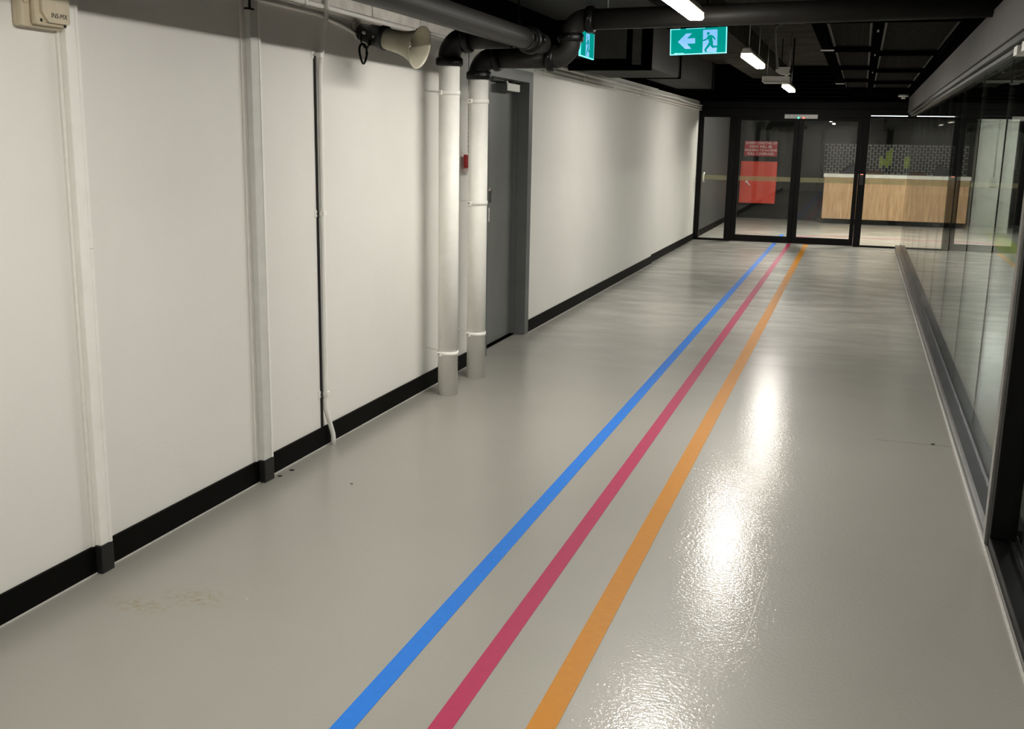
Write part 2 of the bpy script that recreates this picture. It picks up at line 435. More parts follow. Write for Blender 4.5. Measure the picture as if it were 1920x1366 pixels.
# ------------------------------------------------------------------ left door (door_1)
d1 = thing('door_1', None, None, (-2.64, 7.76, 0), kind='structure')
part('frame', 'door_frame_grey', d1, (-2.79, -2.568, 8.235, 8.335, 0, 2.128), (-2.79, -2.568, 7.185, 7.285, 0, 2.128), (-2.79, -2.568, 7.285, 8.235, 2.045, 2.128),
     (-2.79, -2.66, 8.215, 8.235, 0, 2.045), (-2.79, -2.66, 7.285, 8.235, 2.028, 2.045), label='dark grey steel frame around the grey door')
bm = BM(); box(bm, -2.735, -2.69, 7.292, 8.208, 0.012, 2.022); obj('leaf', bm, 'door_grey', d1, label='plain mid grey door leaf')
part('threshold', 'matte_black', d1, (-2.78, -2.66, 7.285, 8.235, 0.0, 0.010))
cl = part('closer', 'door_frame_grey', d1, (-2.69, -2.604, 7.775, 8.085, 1.963, 2.020), bevel=0.003, label='closer body, painted grey for its shaded end')  # shading in the colour: grey for the dim end, cream plate for the lit front
part('closer_lit_face', 'closer_white', cl, (-2.604, -2.600, 7.780, 8.085, 1.964, 2.019), label='cream plate painting the lit front face')
part('closer_arm', 'steel', cl, (-2.645, -2.632, 7.55, 7.86, 2.034, 2.042), (-2.65, -2.625, 7.83, 7.87, 2.020, 2.042))
part('closer_track', 'door_frame_grey', cl, (-2.66, -2.615, 7.50, 8.08, 2.043, 2.066), bevel=0.002)
part('track_end', 'closer_white', cl, (-2.66, -2.612, 8.08, 8.115, 2.040, 2.069), bevel=0.002)
part('cover_plate', 'door_grey', d1, (-2.69, -2.66, 7.30, 7.52, 1.915, 2.09))
lk = part('lock_case', 'lock_black', d1, (-2.69, -2.635, 7.38, 7.545, 1.13, 1.237), bevel=0.008, label='black electronic lock on the door')
part('lock_light', 'tag_pale', lk, (-2.637, -2.632, 7.46, 7.51, 1.220, 1.232))
ns = part('notice', 'label_white', d1, (-2.69, -2.6885, 7.50, 7.655, 0.978, 1.085), label='small white printed notice under the lock')
part('notice_print', 'ink', ns, (-2.6886, -2.6880, 7.515, 7.625, 1.052, 1.072), (-2.6886, -2.6880, 7.51, 7.64, 1.041, 1.045))
part('notice_stripe', 'ochre_ink', ns, (-2.6886, -2.6880, 7.515, 7.63, 1.012, 1.027))

# ------------------------------------------------------------------ vertical trunking and conduit on the left wall
def trunking(y0, y1, plate, depth, mat, label, ztop):
    c = (y0 + y1) / 2
    t_ = thing('cable_trunking', label, 'trunking', (XW, c, 0), 'cable covers on the left wall')
    part('backing_plate', 'wall_paint', t_, (XW, XW + 0.010, max(y0 - plate, 2.964), y1 + plate * 0.6, 0.105, ztop), bevel=0.002)
    part('cover', mat, t_, (XW + 0.010, XW + depth, y0, y1, 0.108, ztop), bevel=0.004)
    part('cover_rib', 'white_gloss', t_, (XW + 0.012, XW + depth + 0.004, y1 - 0.014, y1, 0.108, ztop), bevel=0.002)
    part('floor_sleeve', 'sleeve_charcoal', t_, (XW + 0.011, XW + depth + 0.004, y0 - 0.004, y1 + 0.003, 0.0, 0.108), bevel=0.004, label='charcoal sleeve at the foot')
    return t_
t1 = trunking(2.975, 3.035, 0.045, 0.036, 'white_gloss', 'white painted cable trunking on the left wall under the cream junction box', 2.165)
part('joint_gap', 'white_dull', t1, (XW + 0.03, XW + 0.0405, 3.020, 3.036, 1.198, 1.201))
t2 = trunking(4.10, 4.175, 0.02, 0.040, 'white_dull', 'greyish white cable trunking on the left wall, between junction box and round conduit', 2.165)
part('top_bracket', 'cast_black', t2, (XW + 0.04, XW + 0.048, 4.09, 4.098, 2.128, 2.165), (XW + 0.03, XW + 0.048, 4.07, 4.125, 2.122, 2.129))
cd = thing('wall_conduit', 'round white conduit clipped upright on the left wall, with a bent foot', 'conduit', (XW, 4.75, 0))
bm = BM()
tube(bm, rounded([(-2.545, 4.79, 0.0), (-2.545, 4.79, 0.05), (-2.562, 4.745, 0.20), (-2.562, 4.752, 1.92), (-2.550, 4.81, 2.18), (-2.550, 4.82, 2.31)], 0.12, 6), 0.0125, 12)
obj('conduit_tube', bm, 'white_gloss', cd)
part('gap_shadow_strip', 'sleeve_charcoal', cd, (XW, XW + 0.010, 4.722, 4.731, 0.108, 1.98), label='thin dark strip painted for the shadow gap beside the conduit')  # charcoal strip painting the shadow gap along the conduit
for z in (1.985, 1.218, 0.284):
    cp = part('clip', 'white_gloss', cd, (XW, XW + 0.004, 4.70, 4.735, z - 0.017, z + 0.017), (XW, XW + 0.034, 4.733, 4.770, z - 0.012, z + 0.012), bevel=0.002)
    bm = BM(); lathe(bm, [(0, 0.004), (0.003, 0.003)], (XW + 0.004, 4.714, z), (1, 0, 0), 8); obj('screw', bm, 'steel', cp)

# conduits along the top of the wall
def run_conduit(pts, r, label, clips):
    t_ = thing('conduit_run', label, 'conduit', pts[0], 'horizontal conduits at the top of the left wall')
    bm = BM(); tube(bm, pts, r, 10); obj('conduit_tube', bm, 'white_gloss', t_)
    for y, z, x in clips:
        part('clip', 'white_gloss', t_, (x, x + 2 * r + 0.006, y - 0.01, y + 0.01, z - r - 0.006, z + r + 0.004), bevel=0.002)
    return t_
run_conduit([(XW + 0.013, -3.0, 2.222), (XW + 0.013, 4.8, 2.219), (XW + 0.013, 7.05, 2.200)], 0.0125,
            'white conduit running along the wall top behind the horn speaker', [(1.5, 2.22, XW), (4.62, 2.219, XW), (5.9, 2.21, XW)])
run_conduit(rounded([(XW + 0.010, 1.0, 2.185), (XW + 0.010, 4.75, 2.178), (XW + 0.010, 4.98, 2.155), (XW + 0.010, 5.16, 2.128)], 0.2, 6), 0.009,
            'thinner white cable dipping from the wall top to the horn speaker mount', [(3.2, 2.181, XW)])
for z, r, lab in ((2.150, 0.010, 'lowest white conduit along the far wall top, past the grey door'),
                  (2.182, 0.012, 'middle white conduit along the far wall top, past the grey door'),
                  (2.222, 0.017, 'topmost and thickest white conduit along the far wall top')):
    x = XW + r
    run_conduit([(x, 8.38, z), (x, 13.0, z - 0.012), (x - 0.004, 15.4, z - 0.018 + (0.012 if r > .015 else 0)), (x - 0.006, 16.6, z - 0.004 - (0.02 if r > .015 else 0.012)), (x - 0.006, 17.8, z - 0.02)], r, lab,
                [(8.62 + k * 1.35, z - 0.0026 * (0.24 + k * 1.35), XW) for k in range(4)])

# ------------------------------------------------------------------ junction box top left
jb = thing('junction_box', 'cream plastic junction box high on the left wall, marked in black pen', 'junction box', (XW, 2.87, 1.92))
part('back_box', 'box_cream', jb, (XW, XW + 0.040, 2.778, 2.962, 1.922, 2.16), bevel=0.012)
cv = part('cover', 'box_cream', jb, (XW + 0.040, XW + 0.062, 2.812, 2.958, 1.930, 2.155), bevel=0.010, label='raised cream cover')
bm = BM(); prism(bm, [(XW + 0.062, 2.845, 1.955), (XW + 0.062, 2.860, 1.940), (XW + 0.062, 2.950, 1.940), (XW + 0.062, 2.955, 1.946), (XW + 0.062, 2.955, 2.15), (XW + 0.062, 2.832, 2.15), (XW + 0.062, 2.832, 1.97)], (0.012, 0, 0))
obj('cover_panel', bm, 'box_cream', cv)
text_mesh('pen_mark', 'INS-MX', 0.022, 'ink', cv, (XW + 0.0745, 2.905, 1.962), (0, 1, 0), (0, 0, 1), 0.0006, label='handwritten black pen mark', shear=0.15)
for y, z in ((2.838, 1.945), (2.944, 1.936)):
    bm = BM(); lathe(bm, [(0, 0.006), (0.002, 0.005)], (XW + 0.0615, y, z), (1, 0, 0), 10); obj('screw_hole', bm, 'ink', cv)
bm = BM(); lathe(bm, [(0, 0.014), (0.006, 0.012), (0.009, 0.006)], (XW + 0.040, 2.796, 2.005), (1, 0, 0), 14); obj('plug', bm, 'box_cream', jb)

# ------------------------------------------------------------------ pipes
PR = 0.063
def coupling(parent, c, axis, r, mat='cast_black', w=0.05, lugs=True):
    """grooved clamp: ring body with two bolted lugs"""
    axis = Vector(axis).normalized(); c = Vector(c)
    bm = BM()
    lathe(bm, [(-w / 2, r + 0.002), (-w / 2, r + 0.013), (-w * 0.28, r + 0.019), (w * 0.28, r + 0.019), (w / 2, r + 0.013), (w / 2, r + 0.002)], c, axis, 28)
    o = obj('coupling', bm, mat, parent)
    if lugs:
        u, v_ = frame_for(axis)
        for s in (1, -1):
            p = c + u * s * (r + 0.026)
            bm = BM()
            lathe(bm, [(-0.020, 0.010), (-0.020, 0.013), (0.020, 0.013), (0.020, 0.010)], p, v_, 6)
            tube(bm, [p - v_ * 0.034, p + v_ * 0.034], 0.005, 8)
            obj('clamp_bolt', bm, mat, o)
    return o
def wall_clamp(parent, cx, cy, z, r, mat='white_gloss'):
    bm = BM(); lathe(bm, [(-0.013, r), (-0.013, r + 0.0045), (0.013, r + 0.0045), (0.013, r)], (cx, cy, z), (0, 0, 1), 28)
    box(bm, cx - 0.045, cx - 0.02, cy - r - 0.016, cy - r + 0.01, z - 0.013, z + 0.013)
    o = obj('pipe_clamp', bm, mat, parent)
    bm = BM(); tube(bm, [(XW, cy + 0.05, z + 0.012), (cx - r * 0.6, cy + 0.01, z + 0.004)], 0.005, 8)
    lathe(bm, [(0, 0.013), (0.004, 0.011)], (XW, cy + 0.05, z + 0.012), (1, 0, 0), 12); obj('wall_rod', bm, mat, o)
    bm = BM(); lathe(bm, [(-0.006, 0.008), (0.006, 0.008)], (cx - 0.032, cy - r - 0.012, z), (0, -1, 0), 6); obj('clamp_bolt', bm, 'galvanised', o)
    return o
# first riser, joins the big overhead pipe through a branch
P1 = thing('drain_pipe', 'white riser pipe nearer the camera, with a black elbow into the overhead pipe', 'pipe', (-2.40, 6.07, 0), 'white riser pipes')
bm = BM(); tube(bm, [(-2.40, 6.07, 0.0), (-2.40, 6.07, 2.04)], PR, 32); obj('riser', bm, 'white_gloss', P1)
for z in (1.868, 0.268): wall_clamp(P1, -2.40, 6.07, z, PR)
bm = BM(); tube(bm, rounded([(-2.40, 6.07, 2.03), (-2.40, 6.07, 2.178), (-2.27, 6.07, 2.178)], 0.105, 12), PR + 0.004, 28); obj('elbow', bm, 'cast_black', P1, label='black cast elbow')
coupling(P1, (-2.40, 6.07, 2.048), (0, 0, 1), PR, lugs=False)
coupling(P1, (-2.285, 6.07, 2.178), (1, 0, 0), PR, lugs=False)
bm = BM(); tube(bm, [(-2.28, 6.07, 2.178), (-2.01, 6.07, 2.181)], PR - 0.004, 28); obj('branch', bm, 'pipe_black', P1, label='black horizontal branch')
# second riser, double bend, crosses the corridor
P2 = thing('drain_pipe', 'white riser pipe beside the grey door, turning black and crossing overhead', 'pipe', (-2.40, 6.59, 0), 'white riser pipes')
bm = BM(); tube(bm, [(-2.40, 6.59, 0.0), (-2.40, 6.59, 1.99)], PR, 32); obj('riser', bm, 'white_gloss', P2)
for z in (1.838, 1.185, 0.305): wall_clamp(P2, -2.40, 6.59, z, PR)
bm = BM(); tube(bm, rounded([(-2.40, 6.59, 1.98), (-2.40, 6.59, 2.108), (-2.28, 6.59, 2.108)], 0.10, 12), PR + 0.003, 28); obj('elbow', bm, 'cast_black', P2, label='black cast elbow')
coupling(P2, (-2.40, 6.59, 2.0), (0, 0, 1), PR)
coupling(P2, (-2.275, 6.59, 2.108), (1, 0, 0), PR, w=0.045)
bm = BM(); tube(bm, [(-2.28, 6.59, 2.108), (-1.90, 6.59, 2.106)], PR, 28); obj('branch', bm, 'pipe_black', P2, label='black horizontal branch over the door')
coupling(P2, (-1.915, 6.59, 2.106), (1, 0, 0), PR)
bm = BM(); tube(bm, rounded([(-1.91, 6.59, 2.106), (-1.792, 6.59, 2.106), (-1.792, 6.59, 2.23)], 0.105, 12), PR + 0.002, 28); obj('elbow', bm, 'pipe_black', P2)
coupling(P2, (-1.792, 6.59, 2.228), (0, 0, 1), PR)
bm = BM(); tube(bm, rounded([(-1.792, 6.59, 2.225), (-1.792, 6.59, 2.335), (-1.675, 6.59, 2.335)], 0.10, 12), PR + 0.002, 28); obj('elbow', bm, 'pipe_black', P2)
coupling(P2, (-1.668, 6.59, 2.335), (1, 0, 0), PR)
bm = BM(); tube(bm, [(-1.68, 6.59, 2.335), (0.624, 6.59, 2.372)], PR, 32); obj('cross_pipe', bm, 'pipe_black', P2, label='long black pipe crossing the corridor')
for x, z in ((-1.56, 2.39), (0.1, 2.42)):
    bm = BM(); tube(bm, [(x, 6.59, z), (x, 6.59, 2.815)], 0.005, 8); obj('hanger_rod', bm, 'galvanised', P2)
# big overhead pipe
BX, BZ = -1.944, 2.183
P3 = thing('overhead_pipe', 'large black pipe hung under the ceiling along the left wall', 'pipe', (BX, 4.0, BZ))
bm = BM(); tube(bm, [(BX, -3.0, BZ), (BX, 6.23, BZ)], 0.0615, 32); obj('pipe_barrel', bm, 'pipe_black', P3)
bm = BM(); lathe(bm, [(-0.014, 0.0615), (-0.014, 0.066), (0.014, 0.066), (0.014, 0.0615)], (BX, 6.10, BZ), (0, 1, 0), 28); box(bm, BX + 0.060, BX + 0.082, 6.09, 6.11, BZ - 0.02, BZ + 0.02)
obj('hanger_band', bm, 'cast_black', P3)
coupling(P3, (BX, 6.225, BZ), (0, 1, 0), 0.0615)
bm = BM(); lathe(bm, [(0, 0.0615), (0.235, 0.0615), (0.25, 0.052), (0.255, 0.02)], (BX, 6.23, BZ), (0, 1, 0), 28); obj('capped_tail', bm, 'pipe_black', P3)
for y in (6.0, 3.4, 0.8):
    bm = BM(); tube(bm, [(BX, y, BZ + 0.06), (BX, y, 2.56)], 0.006, 8); lathe(bm, [(0, 0.014), (0.03, 0.012)], (BX, y, BZ + 0.058), (0, 0, 1), 8); obj('hanger_rod', bm, 'matte_black', P3)

# ------------------------------------------------------------------ horn speaker
hs = thing('horn_speaker', 'cream horn loudspeaker with black driver, on the left wall below the conduit', 'loudspeaker', (XW, 5.2, 2.12))
hd = Vector((0.965, -0.10, -0.235)).normalized()
h0 = Vector((-2.405, 5.165, 2.102))
bm = BM()
prof = [(0.0, 0.052), (0.05, 0.054), (0.10, 0.058), (0.14, 0.066), (0.17, 0.077), (0.195, 0.091), (0.210, 0.104), (0.216, 0.109),
        (0.216, 0.1055), (0.205, 0.097), (0.19, 0.084), (0.165, 0.071), (0.13, 0.060), (0.09, 0.053), (0.09, 0.001)]
lathe(bm, prof, h0, hd, 40, close=False); obj('horn', bm, 'horn_cream', hs)
bm = BM(); lathe(bm, [(0.09, 0.036), (0.125, 0.040), (0.145, 0.036), (0.152, 0.020), (0.156, 0.011), (0.158, 0.001)], h0, hd, 24)
ph = obj('phase_plug', bm, 'horn_driver', hs)
bm = BM(); lathe(bm, [(0.150, 0.014), (0.157, 0.012)], h0, hd, 12); obj('centre_bolt', bm, 'label_white', ph)
bm = BM(); lathe(bm, [(-0.150, 0.030), (-0.148, 0.042), (-0.09, 0.046), (-0.085, 0.052), (-0.03, 0.055), (-0.02, 0.061), (0.012, 0.062), (0.012, 0.05)], h0, hd, 28)
dr = obj('driver', bm, 'horn_driver', hs)
bm = BM(); lathe(bm, [(0, 0.007), (0.006, 0.006)], h0 - hd * 0.05 + Vector((0.01, -0.055, -0.01)), (0, -1, 0), 10); obj('bolt', bm, 'galvanised', dr)
bm = BM(); lathe(bm, [(0, 0.058), (0.006, 0.058), (0.012, 0.045), (0.02, 0.016), (0.02, 0.001)], (XW, 5.20, 2.155), (1, 0, 0), 24)
obj('wall_plate', bm, 'wall_old_plaster', hs)
bm = BM(); tube(bm, rounded([(XW + 0.015, 5.2, 2.155), (-2.53, 5.18, 2.15), (-2.50, 5.165, 2.125)], 0.02, 4), 0.013, 10); tube(bm, [(-2.50, 5.11, 2.125), (-2.50, 5.22, 2.125)], 0.008, 8)
obj('swivel_bracket', bm, 'white_dull', hs)
bm = BM()
ring = [(-2.515 + 0.004 * math.sin(a * 2), 5.13 + 0.004 + 0.041 * math.cos(a), 2.022 + 0.050 * math.sin(a)) for a in [k * 2 * math.pi / 24 for k in range(50)]]
tube(bm, rounded([(-2.52, 5.14, 2.14), (-2.52, 5.125, 2.10), (-2.515, 5.12, 2.074)], 0.02, 4), 0.004, 8)
tube(bm, [(p[0] + 0.0006 * i / 6, p[1], p[2]) for i, p in enumerate(ring)], 0.0048, 8)
tube(bm, rounded([(-2.512, 5.13, 2.066), (-2.49, 5.11, 2.05), (-2.47, 5.10, 2.045), (-2.46, 5.10, 2.085)], 0.012, 4), 0.004, 8)
lathe(bm, [(0, 0.008), (0.028, 0.009)], (-2.46, 5.10, 2.06), (0.1, 0.15, 1), 10)
obj('cable_loop', bm, 'cable_black', hs, label='coiled black cable')

# red tag on a chain
tg = thing('hanging_tag', 'small red tag hanging on a thin chain between the two white pipes', 'tag', (-2.54, 6.78, 1.38))
bm = BM(); tube(bm, [(-2.545, 6.79, 2.16), (-2.545, 6.787, 1.86), (-2.542, 6.787, 1.50)], 0.0028, 6)
for k in range(12): lathe(bm, [(-0.006, 0.002), (0, 0.0045), (0.006, 0.002)], (-2.544, 6.787, 1.52 + k * 0.03), (0, 0, 1), 6)
obj('chain', bm, 'galvanised', tg)
part('tag_body', 'tag_red', tg, (-2.556, -2.532, 6.728, 6.838, 1.405, 1.495), bevel=0.006)
part('tag_foot', 'tag_pale', tg, (-2.556, -2.533, 6.735, 6.832, 1.380, 1.404), bevel=0.004)

# ------------------------------------------------------------------ ducts
def duct(name, x0, x1, y0, y1, z0, z1, label, flanges, group='black ducts'):
    t_ = thing(name, label, 'duct', ((x0 + x1) / 2, (y0 + y1) / 2, z0), group)
    part('duct_body', 'duct_black', t_, (x0, x1, y0, y1, z0, z1), bevel=0.004)
    for y in flanges:
        part('flange', 'matte_black', t_, (x0 - 0.03, x1 + 0.012, y - 0.02, y + 0.02, z0 - 0.022, z1 + 0.012), bevel=0.003)
    return t_
duct('air_duct', -2.46, -1.42, -3.0, 6.05, 2.56, 2.845, 'black duct under the ceiling above the large overhead pipe', (0.5, 2.5, 4.5))
duct('air_duct', -2.47, -1.50, 6.85, 8.62, 2.56, 2.845, 'black duct section above the crossing of the two white pipes', (7.0,))
dA = duct('air_duct', -2.45, -1.765, 9.06, 10.5, 2.215, 2.60, 'black duct with an open framed end, beside the side-on exit sign', (9.08,))
part('end_panel', 'duct_panel', dA, (-2.42, -1.965, 9.035, 9.06, 2.285, 2.55))
part('end_frame', 'matte_black', dA, (-1.965, -1.915, 9.03, 9.06, 2.24, 2.58), (-2.44, -1.915, 9.03, 9.06, 2.24, 2.285), bevel=0.004)
part('end_upright', 'duct_panel', dA, (-1.915, -1.84, 9.03, 9.06, 2.24, 2.58), bevel=0.004)
duct('air_duct', -2.50, -2.03, 10.55, 15.1, 2.325, 2.66, 'long black duct running to the glazed doors above the far wall', (12.2, 14.9, 15.08))

# ------------------------------------------------------------------ exit signs
def exit_sign(O, U, V, N, w, h, arrow, label):
    """O = top left of the visible face, U right, V down, N towards the viewer"""
    O, U, V, N = Vector(O), Vector(U).normalized(), Vector(V).normalized(), Vector(N).normalized()
    t_ = thing('exit_sign', label, 'exit sign', tuple(O + U * w / 2 + V * h), 'green running man exit signs')
    P = lambda u, v_, n=0.0: O + U * (u * w) + V * (v_ * h) + N * n
    bm = BM(); prism(bm, [P(0, 0), P(1, 0), P(1, 1), P(0, 1)], N * -0.012); obj('sign_panel', bm, 'sign_green', t_)
    bm = BM(); e = 0.016; ev = 0.034
    for q in (((0, 1 - ev), (1, 1 - ev), (1, 1), (0, 1)), ((0, 0), (e, 0), (e, 1), (0, 1)), ((1 - e, 0), (1, 0), (1, 1), (1 - e, 1)),
              ((0, 0), (0.18, 0), (0.18, ev * 0.8), (0, ev * 0.8)), ((0.28, 0), (0.62, 0), (0.62, ev * 0.6), (0.28, ev * 0.6))):
        prism(bm, [P(*a, 0.0003) for a in q], N * -0.014)
    obj('lit_edge', bm, 'sign_edge', t_, label='bright cyan lit edge')
    if arrow:
        bm = BM(); prism(bm, [P(u, v_, 0.0004) for u, v_ in ((.14, .50), (.285, .19), (.39, .19), (.30, .38), (.445, .38), (.445, .58), (.30, .58), (.38, .78), (.275, .78))], N * 0.001)
        obj('arrow', bm, 'sign_pale', t_, label='pale blue arrow pointing left')
        bm = BM(); prism(bm, [P(u, v_, 0.0004) for u, v_ in ((.08, .925), (.145, .925), (.145, .955), (.08, .955))], N * 0.001)
        prism(bm, [P(u, v_, 0.0004) for u, v_ in ((.155, .93), (.25, .93), (.25, .95), (.155, .95))], N * 0.001)
        obj('small_print', bm, 'sign_edge', t_)
    off = 0.0 if arrow else -0.21
    bm = BM(); prism(bm, [P(u + off, v_, 0.0004) for u, v_ in ((.585, .085), (.835, .085), (.835, .72), (.825, .95), (.58, .95))], N * 0.001)
    dp = obj('doorway_symbol', bm, 'sign_pale', t_)
    bm = BM()
    hc = [(.675 + .026 * math.cos(a), .225 + .058 * math.sin(a)) for a in [k * math.pi / 6 for k in range(12)]]
    prism(bm, [P(u + off, v_, 0.0016) for u, v_ in hc], N * 0.0008)
    def limb(pts, ws):
        for i in range(len(pts) - 1):
            a, c = pts[i], pts[i + 1]; du, dv = (c[0] - a[0]) * w, (c[1] - a[1]) * h; L = math.hypot(du, dv); nu, nv = -dv / L, du / L
            q = []
            for (p, s, wd) in ((a, 1, ws[i]), (c, 1, ws[i + 1]), (c, -1, ws[i + 1]), (a, -1, ws[i])):
                q.append((p[0] + s * nu * wd / w / 2, p[1] + s * nv * wd / h / 2))
            prism(bm, [P(u + off, v_, 0.0016) for u, v_ in q], N * 0.0008)
    limb([(.70, .29), (.715, .46), (.735, .60)], [.030, .030, .022])
    limb([(.69, .33), (.645, .45), (.58, .49)], [.014, .011, .009])
    limb([(.70, .32), (.755, .34), (.80, .47)], [.014, .012, .009])
    limb([(.725, .56), (.68, .70), (.62, .86), (.655, .92)], [.021, .017, .013, .011])
    limb([(.735, .56), (.745, .74), (.86, .735)], [.021, .016, .010])
    obj('running_figure', bm, 'sign_green', dp)
    bm = BM(); c = P(0.5, 0.0, -0.006)
    lo = c - U * w * 0.32; hi = c + U * w * 0.32
    prism(bm, [lo, hi, hi + Vector((0, 0, 0.03)), lo + Vector((0, 0, 0.03))], N * -0.03)
    tube(bm, [c + U * 0.05 + Vector((0, 0, 0.03)), c + U * 0.05 + Vector((0, 0, (2.815 if arrow else 2.56) - c.z))], 0.006, 8)
    obj('hanger', bm, 'matte_black', t_)
    return t_
a_ = math.radians(1.9)
exit_sign((-1.311, 7.40, 2.352), (math.cos(a_), 0, math.sin(a_)), (math.sin(a_), 0, -math.cos(a_)), (0, -1, 0), 0.382, 0.170, True,
          'green exit sign facing the camera, with a left arrow beside the running man')
exit_sign((-1.99, 7.60, 2.385), (0, 1, 0), (0, 0, -1), (1, 0, 0), 0.40, 0.185, False,
          'green exit sign seen side-on behind the black pipe couplings')

# ------------------------------------------------------------------ batten lamps
def batten(cx, cy, z, L, label, group='ceiling batten lamps', mat='lamp_glow', w=0.085, rods=True, ztop=2.82):
    t_ = thing('batten_lamp', label, 'lamp', (cx, cy, z), group)
    bm = BM()
    pr = [(-w / 2, 0.012), (-w * 0.46, 0.004), (-w * 0.36, 0.0), (w * 0.36, 0.0), (w * 0.46, 0.004), (w / 2, 0.012)]
    prism(bm, [(cx + px, cy - L / 2, z + pz) for px, pz in pr], (0, L, 0)); obj('diffuser', bm, mat, t_, label='glowing diffuser')
    bm = BM(); prism(bm, [(cx + px, cy - L / 2 - 0.006, z + pz) for px, pz in ((-w / 2 - .003, .0122), (w / 2 + .003, .0122), (w / 2, 0.040), (-w / 2, 0.040))], (0, L + 0.012, 0)); obj('side_lens', bm, 'lens_glow', t_, label='dimly glowing lens rim')
    bm = BM(); prism(bm, [(cx + px, cy - L / 2 - 0.01, z + pz) for px, pz in ((-w / 2 - .004, .0402), (w / 2 + .004, .0402), (w * 0.46, 0.055), (w * 0.36, 0.078), (-w * 0.36, 0.078), (-w * 0.46, 0.055))], (0, L + 0.02, 0)); obj('housing', bm, 'plastic_white', t_)
    if rods:
        for s in (-0.36, 0.36):
            bm = BM(); tube(bm, [(cx, cy + s * L, z + 0.075), (cx, cy + s * L, ztop)], 0.004, 8); box(bm, cx - 0.018, cx + 0.018, cy + s * L - 0.02, cy + s * L + 0.02, z + 0.075, z + 0.10)
            obj('suspension_rod', bm, 'galvanised', t_)
    return t_
LX = -0.985
batten(LX, 5.62, 2.298, 1.55, 'lit batten lamp nearest the camera, cut by the top of the photo')
batten(LX, 9.85, 2.298, 1.26, 'lit batten lamp hanging to the right of the green exit sign')
batten(LX, 14.6, 2.298, 1.26, 'lit batten lamp farthest away, above the glazed doors')
batten(LX, 2.2, 2.298, 1.22, 'lit batten lamp overhead of the camera')
batten(LX, -1.9, 2.298, 1.22, 'lit batten lamp behind the camera')
batten(-1.2, 19.3, 2.48, 1.5, 'lobby batten lamp over the floor before the red cabinet', 'lobby lamps', 'lobby_glow', 0.12)
batten(0.9, 19.3, 2.48, 1.5, 'lobby batten lamp over the floor before the wooden counter', 'lobby lamps', 'lobby_glow', 0.12)
batten(2.55, 20.3, 2.55, 1.2, 'lit batten lamp by the white column behind the glass partition', 'side room lamps', 'side_glow', 0.10)
batten(3.2, 12.0, 2.62, 1.2, 'unseen lamp added for light in the room behind the glass partition', 'side room lamps', 'side_glow', 0.05)  # out of view, added to light the white column

# white box on rods, emergency lamp, detector
hb = thing('hanging_box', 'plain white rectangular box hung on thin rods between the two far lamps', 'box', (-1.0, 12.5, 2.27))
part('case', 'plastic_white', hb, (-1.142, -0.838, 12.45, 12.62, 2.285, 2.348), bevel=0.006)
part('base_lip', 'white_dull', hb, (-1.125, -0.850, 12.44, 12.60, 2.272, 2.286), bevel=0.003)
for x in (-1.09, -0.85):
    bm = BM(); tube(bm, [(x, 12.5, 2.346), (x, 12.5, 2.82)], 0.004, 8); obj('rod', bm, 'galvanised', hb)
em = thing('emergency_lamp', 'small white emergency lamp under the ceiling behind the hanging white box', 'lamp', (-0.95, 13.1, 2.40))
bm = BM(); prism(bm, [(-1.045, 13.1, 2.49), (-1.05, 13.1, 2.44), (-1.01, 13.1, 2.415), (-0.93, 13.1, 2.40), (-0.90, 13.1, 2.42), (-0.885, 13.1, 2.49)], (0, 0.12, 0)); obj('case', bm, 'plastic_white', em)
bm = BM(); prism(bm, [(-0.94, 13.08, 2.398), (-0.885, 13.08, 2.425), (-0.878, 13.08, 2.415), (-0.933, 13.08, 2.386)], (0, 0.1, 0)); obj('flap', bm, 'label_white', em)
bm = BM(); tube(bm, rounded([(-0.87, 13.15, 2.45), (-0.855, 13.15, 2.5), (-0.86, 13.15, 2.82)], 0.03, 4), 0.010, 8); tube(bm, [(-0.99, 13.15, 2.488), (-0.99, 13.15, 2.82)], 0.006, 8); obj('stem', bm, 'cable_black', em)
sd = thing('smoke_detector', 'round white smoke detector below the black soffit by the glass partition', 'detector', (0.52, 17.2, 2.30))
bm = BM(); lathe(bm, [(0.060, 0.07), (0.036, 0.078), (0.03, 0.075), (0.028, 0.06)], (0.52, 17.2, 2.30), (0, 0, 1), 28); obj('base_disc', bm, 'plastic_white', sd)
bm = BM(); lathe(bm, [(0.03, 0.028), (0.012, 0.024), (0.010, 0.034), (0.0, 0.03)], (0.52, 17.2, 2.30), (0, 0, 1), 20); obj('sensor_cap', bm, 'plastic_white', sd)
# ceiling cables
cb = thing('ceiling_conduit', 'black conduit bending down from the ceiling beside the hanging white box', 'conduit', (-0.75, 11.6, 2.6))
bm = BM(); tube(bm, rounded([(0.0, 10.6, 2.79), (-0.72, 10.7, 2.79), (-0.95, 11.5, 2.78), (-1.0, 12.7, 2.45)], 0.25, 8), 0.014, 10); obj('conduit_tube', bm, 'cable_black', cb)

